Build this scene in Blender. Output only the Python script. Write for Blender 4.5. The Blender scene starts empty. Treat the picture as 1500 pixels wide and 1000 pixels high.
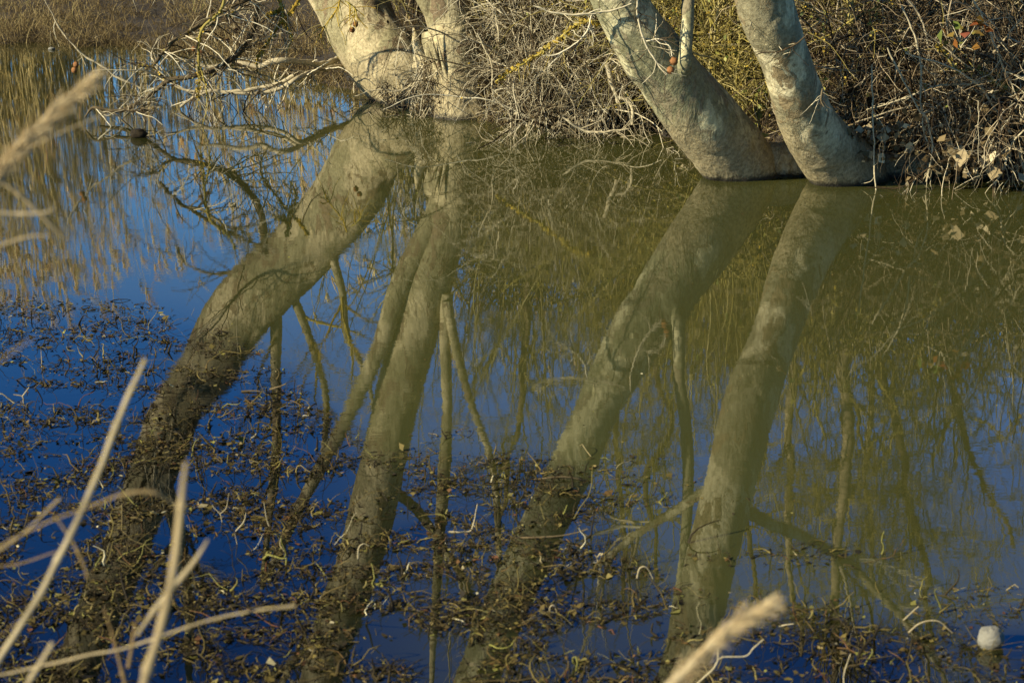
import bpy, math
import numpy as np
from mathutils import Vector
PI = math.pi
S = bpy.context.scene
col = S.collection
rng = np.random.default_rng(11)
ES = []

# ------------------------------------------------------------------ camera
H, PITCH, FPX = 2.2, math.radians(15.7), 2708.0
cp, sp = math.cos(PITCH), math.sin(PITCH)
def ray(u, v):
    a, b = (u-750)/FPX, (500-v)/FPX
    return np.array([a, cp+b*sp, -sp+b*cp])
def W(u, v, z=0.0):
    r = ray(u, v); t = (z-H)/r[2]; return np.array([0, 0, H]) + r*t
def D(u, v, Y):
    r = ray(u, v); return np.array([0, 0, H]) + r*(Y/r[1])
def R(u, v, Y):
    p = D(u, v, Y); p[2] = -p[2]; return p
def pix(P):
    P = np.asarray(P); x, y, z = P[..., 0], P[..., 1], P[..., 2]-H
    d = y*cp - z*sp; h = y*sp + z*cp
    return 750+FPX*x/d, 500-FPX*h/d

# ------------------------------------------------------------------ noise
_lat = rng.random(1 << 16)
def _h(i, j, k): return _lat[((i*73856093) ^ (j*19349663) ^ (k*83492791)) & 0xffff]
def vnoise(p):
    p = np.asarray(p, float); f = np.floor(p); i = f.astype(np.int64); t = p-f; t = t*t*(3-2*t); o = 0
    for a in (0, 1):
        for b in (0, 1):
            for c in (0, 1):
                w = (t[..., 0] if a else 1-t[..., 0])*(t[..., 1] if b else 1-t[..., 1])*(t[..., 2] if c else 1-t[..., 2])
                o = o + w*_h(i[..., 0]+a, i[..., 1]+b, i[..., 2]+c)
    return o
def fbm(p, n=4):
    o = 0; a = .5
    for q in range(n):
        o = o + a*vnoise(np.asarray(p)*(2**q)+17.3*q); a *= .5
    return o/(1-.5**n)
def fbm2(x, y, s, n=4, seed=0): return fbm(np.stack([x*s, y*s, np.zeros_like(x)+seed*7.7], -1), n)
def sstep(a, b, x):
    t = np.clip((x-a)/(b-a), 0, 1); return t*t*(3-2*t)
def nrm(v): return v/np.maximum(np.linalg.norm(v, axis=-1, keepdims=True), 1e-9)

# ------------------------------------------------------------------ mesh core
class Geo:
    def __init__(s): s.v, s.f, s.t, s.n = [], [], [], 0
    def add(s, v, f, t):
        v = np.asarray(v, float).reshape(-1, 3)
        s.v.append(v); s.f.append(np.asarray(f, np.int64).reshape(-1, 4)+s.n)
        s.t.append(np.broadcast_to(np.asarray(t, float), (len(v),)).copy()); s.n += len(v); return s
    def tubes(s, P, Rr, k=4, tint=None, flat=1.0):
        P = np.asarray(P, float); N, M, _ = P.shape
        if N == 0: return s
        Rr = np.broadcast_to(np.asarray(Rr, float), (N, M))
        if tint is None: tint = rng.random(N)
        T = nrm(np.gradient(P, axis=1))
        ax = nrm(P[:, -1]-P[:, 0]+1e-6)
        ref = np.where(np.abs(ax[:, 2:3]) < .8, np.array([[0, 0, 1.]]), np.array([[.3, 1., 0]]))
        A = nrm(np.cross(T, ref[:, None, :])); B = nrm(np.cross(A, T))
        an = np.arange(k)*2*PI/k
        V = P[:, :, None, :] + Rr[:, :, None, None]*(np.cos(an)[None, None, :, None]*A[:, :, None, :] + flat*np.sin(an)[None, None, :, None]*B[:, :, None, :])
        i = np.arange(N)[:, None, None]*M*k; j = np.arange(M-1)[None, :, None]*k; q = np.arange(k)[None, None, :]; q2 = (q+1) % k
        a = i+j+q; b = i+j+q2; F = np.stack([a, b, b+k, a+k], -1)
        s.add(V, F, np.repeat(tint, M*k)); return s
    def leaves(s, C, size, tint=None, up=0.0, narrow=.6):
        N = len(C); size = np.broadcast_to(np.asarray(size, float), (N,))[:, None]
        if tint is None: tint = rng.random(N)
        d = nrm(rng.normal(size=(N, 3))*np.array([1, 1, 1-up])); e = nrm(np.cross(d, nrm(rng.normal(size=(N, 3))+np.array([0, 0, up*4]))))
        n = np.cross(d, e); w = narrow*size
        p0 = C; p1 = C+d*size*.5+e*w*.5+n*size*.18; p2 = C+d*size; p3 = C+d*size*.5-e*w*.5+n*size*.18*rng.random((N, 1))
        V = np.stack([p0, p1, p2, p3], 1); F = np.arange(N*4).reshape(N, 4)
        s.add(V, F, np.repeat(tint, 4)); return s
    def build(s, name, mat, parent=None, smooth=True):
        v = np.concatenate(s.v); f = np.concatenate(s.f); t = np.concatenate(s.t)
        if parent is not None: v = v - np.array(parent['_b'])
        me = bpy.data.meshes.new(name)
        me.vertices.add(len(v)); me.vertices.foreach_set('co', v.astype(np.float32).ravel())
        me.loops.add(f.size); me.loops.foreach_set('vertex_index', f.astype(np.int32).ravel())
        me.polygons.add(len(f)); me.polygons.foreach_set('loop_start', (np.arange(len(f))*4).astype(np.int32))
        at = me.attributes.new('tint', 'FLOAT', 'POINT'); at.data.foreach_set('value', t.astype(np.float32))
        me.update(calc_edges=True)
        me.polygons.foreach_set('use_smooth', [smooth]*len(f))
        me.materials.append(mat)
        o = bpy.data.objects.new(name, me); col.objects.link(o)
        if parent is not None: o.parent = parent
        return o
def tag(o, label=None, cat=None, group=None, kind=None):
    if label: o['label'] = label
    if cat: o['category'] = cat
    if group: o['group'] = group
    if kind: o['kind'] = kind
    return o
def empty(name, loc, label, cat, group=None):
    o = bpy.data.objects.new(name, None); col.objects.link(o); o.location = [float(c) for c in loc]; o.empty_display_size = .1
    o['_b'] = [float(c) for c in loc]; ES.append(o); return tag(o, label, cat, group)

def spline(pts, n):
    """Catmull-Rom through pts (any columns), n samples"""
    p = np.asarray(pts, float); p = np.vstack([2*p[0]-p[1], p, 2*p[-1]-p[-2]])
    seg = np.linalg.norm(np.diff(p[1:-1, :3], axis=0), axis=1); L = np.concatenate([[0], np.cumsum(seg)])
    s = np.linspace(0, L[-1], n); i = np.clip(np.searchsorted(L, s, 'right')-1, 0, len(seg)-1); t = ((s-L[i])/seg[i])[:, None]
    a, b, c, d = p[i], p[i+1], p[i+2], p[i+3]
    return .5*((2*b)+(c-a)*t+(2*a-5*b+4*c-d)*t*t+(3*b-a-3*c+d)*t**3)
def grow(st, di, L, r0, M, wander=.15, bend=(0, 0, 0), taper=.35, zmin=None):
    st = np.asarray(st, float); N = len(st); d = nrm(np.asarray(di, float)); L = np.broadcast_to(np.asarray(L, float), (N,)); r0 = np.broadcast_to(np.asarray(r0, float), (N,))
    P = np.zeros((N, M, 3)); P[:, 0] = st; bend = np.asarray(bend, float)
    for m in range(1, M):
        d = nrm(d + wander*rng.normal(size=(N, 3)) + bend/M)
        P[:, m] = P[:, m-1] + d*(L/(M-1))[:, None]
        if zmin is not None:
            low = P[:, m, 2] < zmin; P[low, m, 2] = zmin; d[low, 2] = np.abs(d[low, 2])*.3; d = nrm(d)
    return P, r0[:, None]*np.linspace(1, taper, M)[None, :]
def kids(P, Rr, n, tr=(.2, 1.), ang=.9, out=(0, 0, 0)):
    N, M, _ = P.shape; i = rng.integers(0, N, n); j = np.clip((rng.uniform(*tr, n)*(M-1)).astype(int), 0, M-2)
    T = nrm(P[i, j+1]-P[i, j]); q = nrm(np.cross(T, rng.normal(size=(n, 3)))); a = ang*rng.uniform(.6, 1.3, n)[:, None]
    return P[i, j], T*np.cos(a)+q*np.sin(a)+np.asarray(out, float), Rr[i, j]

# ------------------------------------------------------------------ materials
def newmat(name):
    m = bpy.data.materials.new(name); m.use_nodes = True; nt = m.node_tree; b = nt.nodes['Principled BSDF']; return m, nt, b
def nd(nt, typ, **kw):
    n = nt.nodes.new(typ)
    for k, v in kw.items():
        if k in n.inputs.keys() if isinstance(k, str) else False: n.inputs[k].default_value = v
        else: setattr(n, k, v)
    return n
def ramp(nt, src, stops, interp='LINEAR'):
    r = nt.nodes.new('ShaderNodeValToRGB'); r.color_ramp.interpolation = interp; e = r.color_ramp.elements
    while len(e) < len(stops): e.new(.5)
    for q, (p, c) in enumerate(stops): e[q].position = p; e[q].color = (*c, 1) if len(c) == 3 else c
    nt.links.new(src, r.inputs[0]); return r.outputs[0]
def noise(nt, scale, detail=4, rough=.55, coord='Object', sc=None, dist=0):
    tc = nt.nodes.new('ShaderNodeTexCoord'); n = nt.nodes.new('ShaderNodeTexNoise'); src = tc.outputs[coord]
    if sc:
        mp = nt.nodes.new('ShaderNodeMapping'); mp.inputs['Scale'].default_value = sc; nt.links.new(src, mp.inputs[0]); src = mp.outputs[0]
    n.inputs['Scale'].default_value = scale; n.inputs['Detail'].default_value = detail; n.inputs['Roughness'].default_value = rough; n.inputs['Distortion'].default_value = dist
    nt.links.new(src, n.inputs['Vector']); return n.outputs['Fac']
def mix(nt, fac, a, b, mode='MIX'):
    m = nt.nodes.new('ShaderNodeMix'); m.data_type = 'RGBA'; m.blend_type = mode
    for s, i in ((fac, 0), (a, 6), (b, 7)):
        if hasattr(s, 'links') or hasattr(s, 'is_output'): nt.links.new(s, m.inputs[i])
        else: m.inputs[i].default_value = s if i == 0 else (*s, 1)
    return m.outputs[2]
def bump(nt, b, h, dist, strength=1.0, prev=None):
    n = nt.nodes.new('ShaderNodeBump'); n.inputs['Distance'].default_value = dist; n.inputs['Strength'].default_value = strength
    nt.links.new(h, n.inputs['Height'])
    if prev: nt.links.new(prev, n.inputs['Normal'])
    nt.links.new(n.outputs[0], b.inputs['Normal']); return n.outputs[0]
def attr(nt, name='tint'):
    a = nt.nodes.new('ShaderNodeAttribute'); a.attribute_name = name; return a.outputs['Fac']
def tintmat(name, stops, rough=.85, nscale=30, namt=.35, spec=.15, interp='LINEAR', gain=1.0):
    stops = [(p_, (c_[0]*gain, c_[1]*gain*.97, c_[2]*gain*.74)) for p_, c_ in stops]
    m, nt, b = newmat(name); c = ramp(nt, attr(nt), stops, interp)
    n = ramp(nt, noise(nt, nscale, 3), [(.3, (1-namt,)*3), (.7, (1, 1, 1))])
    nt.links.new(mix(nt, 1.0, c, n, 'MULTIPLY'), b.inputs['Base Color']); b.inputs['Roughness'].default_value = rough
    b.inputs['Specular IOR Level'].default_value = spec; return m

TWIG = tintmat('bare_twig_bark', [(0, (.03, .02, .012)), (.35, (.09, .065, .04)), (.55, (.38, .32, .23)), (1, (.7, .64, .54))])
BACKTWIG = tintmat('painted_shade_bark', [(0, (.025, .018, .01)), (.6, (.07, .05, .025)), (1, (.2, .15, .08))])  # darker twig copy: shade deep in the thicket painted into the colour
TWIG2 = tintmat('shaded_bramble_bark', [(0, (.03, .02, .012)), (.5, (.09, .062, .036)), (.75, (.3, .23, .16)), (1, (.62, .55, .44))])  # low stops darkened to paint in the shade of the bramble gaps
PALE = tintmat('pale_dead_wood', [(0, (.3, .25, .18)), (1, (.55, .48, .37))], nscale=60, namt=.5)
DARKW = tintmat('dark_branch_bark', [(0, (.1, .075, .045)), (.6, (.17, .13, .08)), (1, (.42, .35, .25))], nscale=25, namt=.6)
LICH = tintmat('yellow_lichen', [(0, (.3, .2, .03)), (.5, (.48, .34, .05)), (1, (.4, .35, .12))], nscale=50, namt=.5)
OLIVE = tintmat('lichened_shrub_bark', [(0, (.11, .09, .035)), (.4, (.22, .18, .06)), (.7, (.36, .3, .09)), (1, (.42, .36, .2))])
SHOOT = tintmat('olive_shoot_bark', [(0, (.14, .115, .05)), (.5, (.28, .24, .1)), (1, (.48, .42, .24))])
STRAW = tintmat('dry_reed_straw', [(0, (.2, .125, .055)), (.5, (.31, .225, .12)), (1, (.42, .35, .25))], nscale=14, namt=.55)
PLUME = tintmat('reed_plume_straw', [(0, (.36, .25, .13)), (1, (.68, .56, .4))], nscale=40)
REED = tintmat('far_reed_straw', [(0, (.26, .2, .085)), (.5, (.46, .37, .19)), (.8, (.56, .46, .27)), (1, (.36, .2, .1))], nscale=2, namt=.3, gain=1.35)
DEADLEAF = tintmat('dead_leaf', [(0, (.02, .014, .007)), (.55, (.06, .042, .02)), (.8, (.2, .15, .085)), (1, (.58, .5, .38))])
GREENLEAF = tintmat('green_leaf', [(0, (.03, .05, .012)), (.5, (.09, .12, .03)), (1, (.32, .3, .08))], rough=.55)
REDLEAF = tintmat('autumn_leaf', [(0, (.13, .03, .015)), (.4, (.18, .08, .02)), (.7, (.2, .17, .05)), (1, (.08, .12, .03))], rough=.5)
MARSH = tintmat('marsh_grass_blade', [(0, (.035, .026, .012)), (.45, (.12, .085, .04)), (.85, (.33, .26, .14)), (1, (.09, .12, .03))])
WEED = tintmat('waterweed', [(0, (.012, .009, .004)), (.4, (.035, .026, .01)), (.62, (.075, .056, .018)), (.8, (.12, .098, .032)), (.87, (.08, .032, .016)), (.92, (.15, .15, .04)), (.985, (.17, .13, .06)), (1, (.5, .46, .34))], rough=.7, spec=.15, nscale=80, gain=1.3)
PALETWIG = tintmat('bleached_twig', [(0, (.3, .25, .17)), (1, (.48, .42, .31))], nscale=90, namt=.4)
PODM = tintmat('seed_ball', [(0, (.15, .065, .028)), (1, (.3, .14, .06))], nscale=120, namt=.5)

def barkmat(name, pale, green, tan, seed):
    m, nt, b = newmat(name)
    pale, green, tan = [(q[0]*1.08*w_, q[1]*1.02*w_, q[2]*.8*w_) for q, w_ in ((pale, 1.18 if seed > 1 else 1.3), (green, .85), (tan, .72))]
    n1 = noise(nt, 2.6+seed*.2, 5, .6, sc=(1, 1, .6), dist=.5); n2 = noise(nt, 5.5, 6, .65, sc=(1.3, 1.3, .7), dist=1.1); n3 = noise(nt, 42, 5, .7); n4 = noise(nt, 11, 3, .5, sc=(1, 1, .4))
    c = mix(nt, ramp(nt, n1, [(.44, (0,)*3), (.5, (1,)*3)]), pale, green)
    c = mix(nt, ramp(nt, n2, [(.55, (0,)*3), (.575, (1,)*3)]), c, tan)
    c = mix(nt, ramp(nt, n4, [(.69, (0,)*3), (.71, (1,)*3)]), c, (pale[0]*1.12, pale[1]*1.1, pale[2]*1.02))
    c = mix(nt, 1.0, c, ramp(nt, n3, [(.28, (.45, .42, .38)), (.6, (1.04,)*3)]), 'MULTIPLY')
    # dried mud stain above the waterline
    geo = nt.nodes.new('ShaderNodeNewGeometry'); sx = nt.nodes.new('ShaderNodeSeparateXYZ'); nt.links.new(geo.outputs['Position'], sx.inputs[0])
    ad = nd(nt, 'ShaderNodeMath', operation='MULTIPLY_ADD'); nt.links.new(n1, ad.inputs[0]); ad.inputs[1].default_value = -.55; nt.links.new(sx.outputs[2], ad.inputs[2])
    st = ramp(nt, ad.outputs[0], [(0, (1,)*3), (.16, (0,)*3)])
    c = mix(nt, st, c, mix(nt, ramp(nt, n3, [(.35, (0,)*3), (.65, (1,)*3)]), (.17, .135, .065), (.36, .3, .16)))
    ad2 = nd(nt, 'ShaderNodeMath', operation='MULTIPLY_ADD'); nt.links.new(n3, ad2.inputs[0]); ad2.inputs[1].default_value = .06; nt.links.new(sx.outputs[2], ad2.inputs[2])
    c = mix(nt, ramp(nt, ad2.outputs[0], [(.045, (1,)*3), (.08, (0,)*3)]), c, (.035, .03, .018))
    nt.links.new(c, b.inputs['Base Color']); b.inputs['Roughness'].default_value = .8; b.inputs['Specular IOR Level'].default_value = .25
    p = bump(nt, b, n3, .007); p = bump(nt, b, ramp(nt, n2, [(.54, (0,)*3), (.575, (1,)*3)]), .003, prev=p); bump(nt, b, n1, .05, prev=p)
    return m
BARK_A = barkmat('plane_bark_tan', (.3, .265, .18), (.26, .24, .15), (.24, .185, .115), 0)
BARK_B = barkmat('plane_bark_flaky', (.31, .28, .19), (.25, .23, .145), (.22, .17, .11), 1)
BARK_C = barkmat('plane_bark_grey_green', (.4, .385, .27), (.25, .25, .165), (.3, .27, .19), 2)
BARK_D = barkmat('plane_bark_pale', (.44, .41, .3), (.28, .26, .18), (.33, .27, .17), 3)

# ------------------------------------------------------------------ shoreline and terrain
sh = [(-60, 22.), (-14, 20.5)]
for u, v in ((0, 64), (60, 60), (110, 68), (180, 66), (250, 74), (330, 84), (400, 104), (480, 120), (535, 136)):
    p = W(u, v); sh.append((p[0], p[1]))
for u, v in ((600, 150), (690, 168), (740, 182), (850, 186), (950, 188), (1030, 225), (1110, 236), (1180, 248), (1300, 252), (1400, 254), (1500, 262)):
    p = W(u, v); sh.append((p[0], p[1]))
sh += [(5, 11.), (9, 10.), (60, 8.)]
sh = np.array(sh); sh = sh[np.argsort(sh[:, 0])]
def shoreY(x): return np.interp(x, sh[:, 0], sh[:, 1])
def ground_z(x, y):
    s = y - shoreY(x) + (fbm2(x, y, 1.6, 3, 3)-.5)*.35
    right = sstep(-1.9, -1.0, x)
    up_r = .16*sstep(0, .35, s) + .75*sstep(.3, 3.2, s)
    up_l = .05*sstep(0, .6, s) + .12*sstep(1, 6, s)+.6*sstep(6, 14, s)
    z = np.where(s > 0, up_r*right+up_l*(1-right), -.6*sstep(0, 1.2, -s))
    n = (fbm2(x, y, 2.5, 4, 1)-.5)
    z = z + n*np.where(s > -.1, .10, .05)
    near = sstep(3.4, 1.6, y)
    z = z*(1-near) + near*(.45+n*.2)
    return z
def axis(a, b, step, far):
    m = np.arange(a, b, step); g = np.geomspace(step, far, 26).cumsum()
    return np.concatenate([a-g[::-1], m, b+g])
def grid(xs, ys, zf):
    X, Y = np.meshgrid(xs, ys); Z = zf(X, Y); nx, ny = len(xs), len(ys)
    V = np.stack([X, Y, Z], -1).reshape(-1, 3); i, j = np.meshgrid(np.arange(nx-1), np.arange(ny-1)); a = (j*nx+i).ravel()
    return V, np.stack([a, a+1, a+nx+1, a+nx], -1)
V, F = grid(axis(-9, 9, .07, 60), axis(.5, 27, .07, 60), ground_z)
m, nt, b = newmat('bank_soil')
n1 = noise(nt, 1.2, 5); n2 = noise(nt, 22, 6, .7)
c = mix(nt, ramp(nt, n1, [(.4, (0,)*3), (.65, (1,)*3)]), (.026, .019, .01), (.07, .052, .026))
c = mix(nt, 1., c, ramp(nt, n2, [(.3, (.4,)*3), (.7, (1.2,)*3)]), 'MULTIPLY')
nt.links.new(c, b.inputs['Base Color']); b.inputs['Roughness'].default_value = .95; bump(nt, b, n2, .04)
g = Geo(); g.add(V, F, .5); tag(g.build('ground', m), 'dark earthy bank and marsh ground round the pond', kind='structure')

# ------------------------------------------------------------------ weed cover, turbidity, water
VB = np.array([(-400, 425), (0, 428), (130, 436), (250, 458), (330, 490), (420, 540), (500, 610), (560, 655), (700, 664), (800, 668), (850, 690), (900, 740), (980, 850), (1060, 875), (1500, 885), (2000, 885)], float)
def weed_cover(x, y):
    u, v = pix(np.stack([x, y, np.zeros_like(x)], -1))
    vb = np.interp(u, VB[:, 0], VB[:, 1])
    n = fbm2(x, y, 1.3, 3, 5)
    e = sstep(-6, 14, (v-vb)+(n-.5)*70)
    deep = .42+.45*sstep(0, 260, v-vb)
    left = 1-.35*sstep(420, 60, u)*(1-sstep(640, 800, v))
    right = 1-.4*sstep(950, 1150, u)
    c = e*deep*left*right
    # thin outlying rafts
    for (cu, cv, ru, rv, a) in ((1130, 815, 110, 14, .35), (800, 700, 130, 22, .3), (1440, 872, 130, 10, .4), (640, 640, 60, 8, .2), (850, 735, 120, 12, .45)):
        c = np.maximum(c, a*np.exp(-((u-cu)/ru)**2-((v-cv)/rv)**2))
    return c
xs = axis(-4.5, 4.5, .06, 70); ys = np.concatenate([np.arange(2.4, 20, .06), 20+np.geomspace(.1, 40, 20).cumsum()])
V, F = grid(xs, ys, lambda X, Y: X*0)
keep = V[F[:, 0], 1] < np.maximum(shoreY(V[F[:, 0], 0])+6, 0); F = F[keep]
u, v = pix(V); vb = np.interp(u, VB[:, 0], VB[:, 1])
n = fbm2(V[:, 0], V[:, 1], .8, 3, 9)
tb = 1-sstep(-25, 60, v-vb+(n-.5)*90)*(1-.45*sstep(350, 700, u)*sstep(.35, .6, fbm2(V[:, 0], V[:, 1], 2.4, 3, 19)))
tb = tb*(.5+.5*sstep(200, 620, u)); tb = tb*(.75+.5*n)
me_w = Geo(); me_w.add(V, F, tb)
m, nt, b = newmat('pond_water')
c = mix(nt, attr(nt), (.003, .0035, .0015), (.05, .051, .013))
nt.links.new(c, b.inputs['Base Color']); b.inputs['Roughness'].default_value = 0.0; b.inputs['IOR'].default_value = 1.5
w1 = noise(nt, 9, 2, .5, sc=(1, 1.3, 1)); w2 = noise(nt, 40, 2, .5, sc=(.35, 1.5, 1)); w3 = noise(nt, .8, 2, sc=(.6, 1.2, 1))
mm = nd(nt, 'ShaderNodeMath', operation='MULTIPLY'); nt.links.new(w1, mm.inputs[0]); nt.links.new(ramp(nt, w3, [(.38, (.35,)*3), (.62, (1.9,)*3)]), mm.inputs[1])
p = bump(nt, b, mm.outputs[0], .00012); m2 = nd(nt, 'ShaderNodeMath', operation='MULTIPLY'); nt.links.new(w2, m2.inputs[0]); nt.links.new(ramp(nt, w3, [(.4, (.25,)*3), (.6, (1.6,)*3)]), m2.inputs[1])
p = bump(nt, b, m2.outputs[0], .00004, prev=p)
water = me_w.build('water', m); tag(water, 'calm olive pond water mirroring trunks and blue sky', kind='structure')

# ------------------------------------------------------------------ big leaning plane trees
def trunk_geo(g, pts, rings=420, k=90, amp=.06, ridge=.03, seed=0, tint=.5, flare=None, feat=None):
    c = spline(pts, rings); P, r = c[:, :3], c[:, 3]
    if flare: r = r*(1+flare[0]*np.exp(-np.maximum(P[:, 2], 0)/flare[1]))
    T = nrm(np.gradient(P, axis=0)); ref = np.array([0, 1., 0]); A = nrm(np.cross(T, ref)); B = nrm(np.cross(A, T))
    an = np.arange(k)*2*PI/k
    dirv = np.cos(an)[None, :, None]*A[:, None]+np.sin(an)[None, :, None]*B[:, None]
    q = P[:, None]+dirv*r[:, None, None]
    dn = (fbm(q*np.array([2.2, 2.2, 1.3])+seed*5, 3)-.5)*2*amp + (fbm(q*9+seed*3, 3)-.5)*amp*1.1 + (fbm(q*26+seed, 2)-.5)*amp*.55
    cn = vnoise(q*np.array([4.5, 4.5, 3.])+seed*11); dn = dn - .035*np.exp(-((cn-.5)/.03)**2)*(vnoise(q*1.7+seed) > .5)
    dn = dn + .03*sstep(.56, .6, fbm(q*3.1+seed*2, 2))
    dn = dn + ridge*(np.sin(an*5+seed)[None, :]*np.exp(-np.maximum(P[:, 2], 0)/.5)[:, None])
    if feat is not None: dn = dn + feat(q)
    V = P[:, None]+dirv*(r[:, None]*(1+dn))[..., None]
    i = np.arange(rings-1)[:, None]*k; j = np.arange(k)[None]; j2 = (j+1) % k
    g.add(V, np.stack([i+j, i+j2, i+j2+k, i+j+k], -1), tint); return c

def pts_from(direct, refl, Y, cosl=.84, Yt=None):
    """direct/refl rows: (u_left, u_right, v) -> centre + radius"""
    out = []
    rows = [(a, b_, v, 0) for a, b_, v in direct]+[(a, b_, v, 1) for a, b_, v in refl]
    for a, b_, v, mir in rows:
        q = None; y_ = Y
        for _ in range(30):
            q = R((a+b_)/2, v, y_) if mir else D((a+b_)/2, v, y_)
            if Yt: y_ = Y+Yt[0]*(1-math.exp(-max(q[2], -.3)/Yt[1])) if q[2] > 0 else Y
        dist = math.sqrt(q[0]**2+q[1]**2+(q[2]-H)**2) if not mir else math.sqrt(q[0]**2+q[1]**2+(q[2]+H)**2)
        out.append([*q, (b_-a)/2*dist/FPX*cosl])
    return out

def limb_system(tree, base_pts, bark, specs, twigs=160, seedlen=.9):
    """specs: list of (start xyz, dir, length, radius)"""
    tg = Geo()
    for st, di, L, r in specs:
        P, Rr = grow([st], [di], L, r, 22, .07, (0, 0, .5), .25)
        tree_b = Geo().tubes(P, Rr, 10, tint=[.5]); tree_b.build('branch', bark, tree)
        s2, d2, r2 = kids(P, Rr, 14, (.25, 1), .8, (0, 0, .15)); P2, R2 = grow(s2, d2, rng.uniform(.5, 1.5, 14), r2*.45, 14, .12, (0, 0, .4), .3)
        tg.tubes(P2, R2, 5)
        s3, d3, r3 = kids(P2, R2, twigs//2, (.2, 1), .8); P3, R3 = grow(s3, d3, rng.uniform(.2, .7, len(s3)), r3*.5, 8, .16, (0, 0, .2), .4)
        tg.tubes(P3, R3, 3)
    tg.build('twigs', TWIG, tree)

# A: thickest, far left
YA = 15.0
dA = [(560, 690, 168), (547, 672, 146), (503, 632, 93), (472, 600, 50), (450, 577, 0)]
rA = [(424, 546, 317), (382, 500, 366), (330, 450, 416), (288, 398, 466), (252, 354, 541), (216, 304, 600), (180, 264, 700), (146, 226, 800), (104, 184, 900), (66, 142, 1000), (-40, 30, 1250), (-120, -60, 1500)]
ptsA = pts_from(dA, rA, YA, .82, (1.0, 1.0))
for q in ptsA[:2]: q[3] *= .9
tA = empty('plane_tree', [ptsA[1][0], YA, 0], 'thickest tan plane trunk, leaning left beside the fallen branches', 'tree', 'leaning plane trees at the water edge')
cavA = np.array([D(566, 134, YA-.25)])
def featA(q):
    d = np.linalg.norm((q-cavA[0])*np.array([1, .8, 1.1]), axis=-1); return -.55*np.exp(-(d/.1)**2)+.12*np.exp(-((d-.17)/.06)**2)
g = Geo(); cA = trunk_geo(g, ptsA, seed=1, amp=.045, feat=featA); g.build('trunk', BARK_A, tA)
for rows, Yy in (([(400, 395, .05), (405, 450, .05), (404, 540, .046), (405, 640, .04), (398, 720, .034), (384, 860, .02)], YA+.9),
                 ([(410, 400, .045), (436, 450, .04), (462, 520, .036), (478, 590, .03), (470, 700, .02)], YA+.85),
                 ([(470, 330, .04), (500, 420, .035), (508, 490, .03), (540, 560, .024), (560, 680, .015)], YA+.6)):
    q_ = [[*R(a_, b_, Yy), r_] for a_, b_, r_ in rows]; g = Geo(); cs = trunk_geo(g, q_, 90, 12, amp=.15, seed=4); g.build('stem', BARK_A, tA)
    g = Geo(); P_, R_ = cs[None, :, :3], cs[None, :, 3]; s_, d_, r_ = kids(P_, R_, 12, (.15, 1), .8); P2, R2 = grow(s_, d_, rng.uniform(.4, 1.1, 12), r_*.4, 16, .14, (0, 0, .2), .3); g.tubes(P2, R2, 5)
    s_, d_, r_ = kids(P2, R2, 90, (.1, 1), .85); P3, R3 = grow(s_, d_, rng.uniform(.1, .4, 90), .004, 8, .2); g.tubes(P3, R3, 3); g.build('twigs', LICH if rows[0][0] != 400 else OLIVE, tA)
# B
YB = 14.3
dB = [(642, 716, 188), (640, 708, 160), (630, 706, 105), (618, 701, 50), (604, 690, 0)]
rB = [(634, 702, 262), (618, 688, 330), (596, 668, 400), (568, 640, 500), (545, 612, 600), (522, 590, 700), (498, 566, 800), (466, 532, 900), (440, 500, 1000), (395, 440, 1250), (360, 395, 1500)]
dB = dB[:4]
ptsB = pts_from(dB, rB, YB, .97, (.3, 1.0))
tB = empty('plane_tree', [ptsB[1][0], YB, 0], 'slender flaky plane trunk close to the right of the thickest trunk', 'tree', 'leaning plane trees at the water edge')
g = Geo(); cB = trunk_geo(g, ptsB, seed=2, amp=.06, ridge=.05, flare=(.35, .12)); g.build('trunk', BARK_B, tB)
# shaggy strip of torn bark and root curtain on B
def at_px(rows, Y, mir):
    return [[*(R(u, v, Y) if mir else D(u, v, Y)), r] for u, v, r in rows]
g = Geo()
for k_ in range(3):
    base = at_px([(688-9*k_, 172, .022), (668-7*k_, 140, .02), (652-6*k_, 105, .016), (643-5*k_, 70+9*k_, .01), (636-5*k_, 35+14*k_, .001)], YB-.12+.03*k_, False)
    trunk_geo(g, base, 60, 10, amp=.9, seed=k_+7)
g.build('bark_strip', BARK_B, tB)
g = Geo(); trunk_geo(g, at_px([(606, 40, .002), (613, 70, .045), (624, 98, .09), (634, 130, .12), (644, 160, .13), (650, 190, .13)], YB+.35, False), 70, 24, amp=.5, seed=12); trunk_geo(g, at_px([(640, 78, .002), (634, 104, .05), (616, 132, .08), (604, 160, .1), (598, 190, .11)], YB+.5, False), 70, 20, amp=.5, seed=14); g.build('root', BARK_A, tB)
# second stem of B and side stems seen in the mirror
for rows, Yy in (([(648, 300, .09), (626, 340, .095), (598, 392, .085), (578, 440, .08), (560, 500, .07), (540, 545, .065), (512, 605, .06), (480, 665, .055), (430, 760, .045), (390, 850, .03)], YB+.12),
                 ([(655, 430, .05), (652, 500, .045), (655, 600, .042), (650, 700, .05), (640, 850, .04), (632, 1000, .02)], YB+.1),
                 ([(655, 440, .04), (668, 510, .036), (690, 590, .033), (716, 662, .03), (728, 740, .03), (732, 860, .02)], YB+.05)):
    g = Geo(); trunk_geo(g, at_px(rows, Yy, True), 90, 14, amp=.12, seed=3); g.build('stem', BARK_B, tB)
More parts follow.
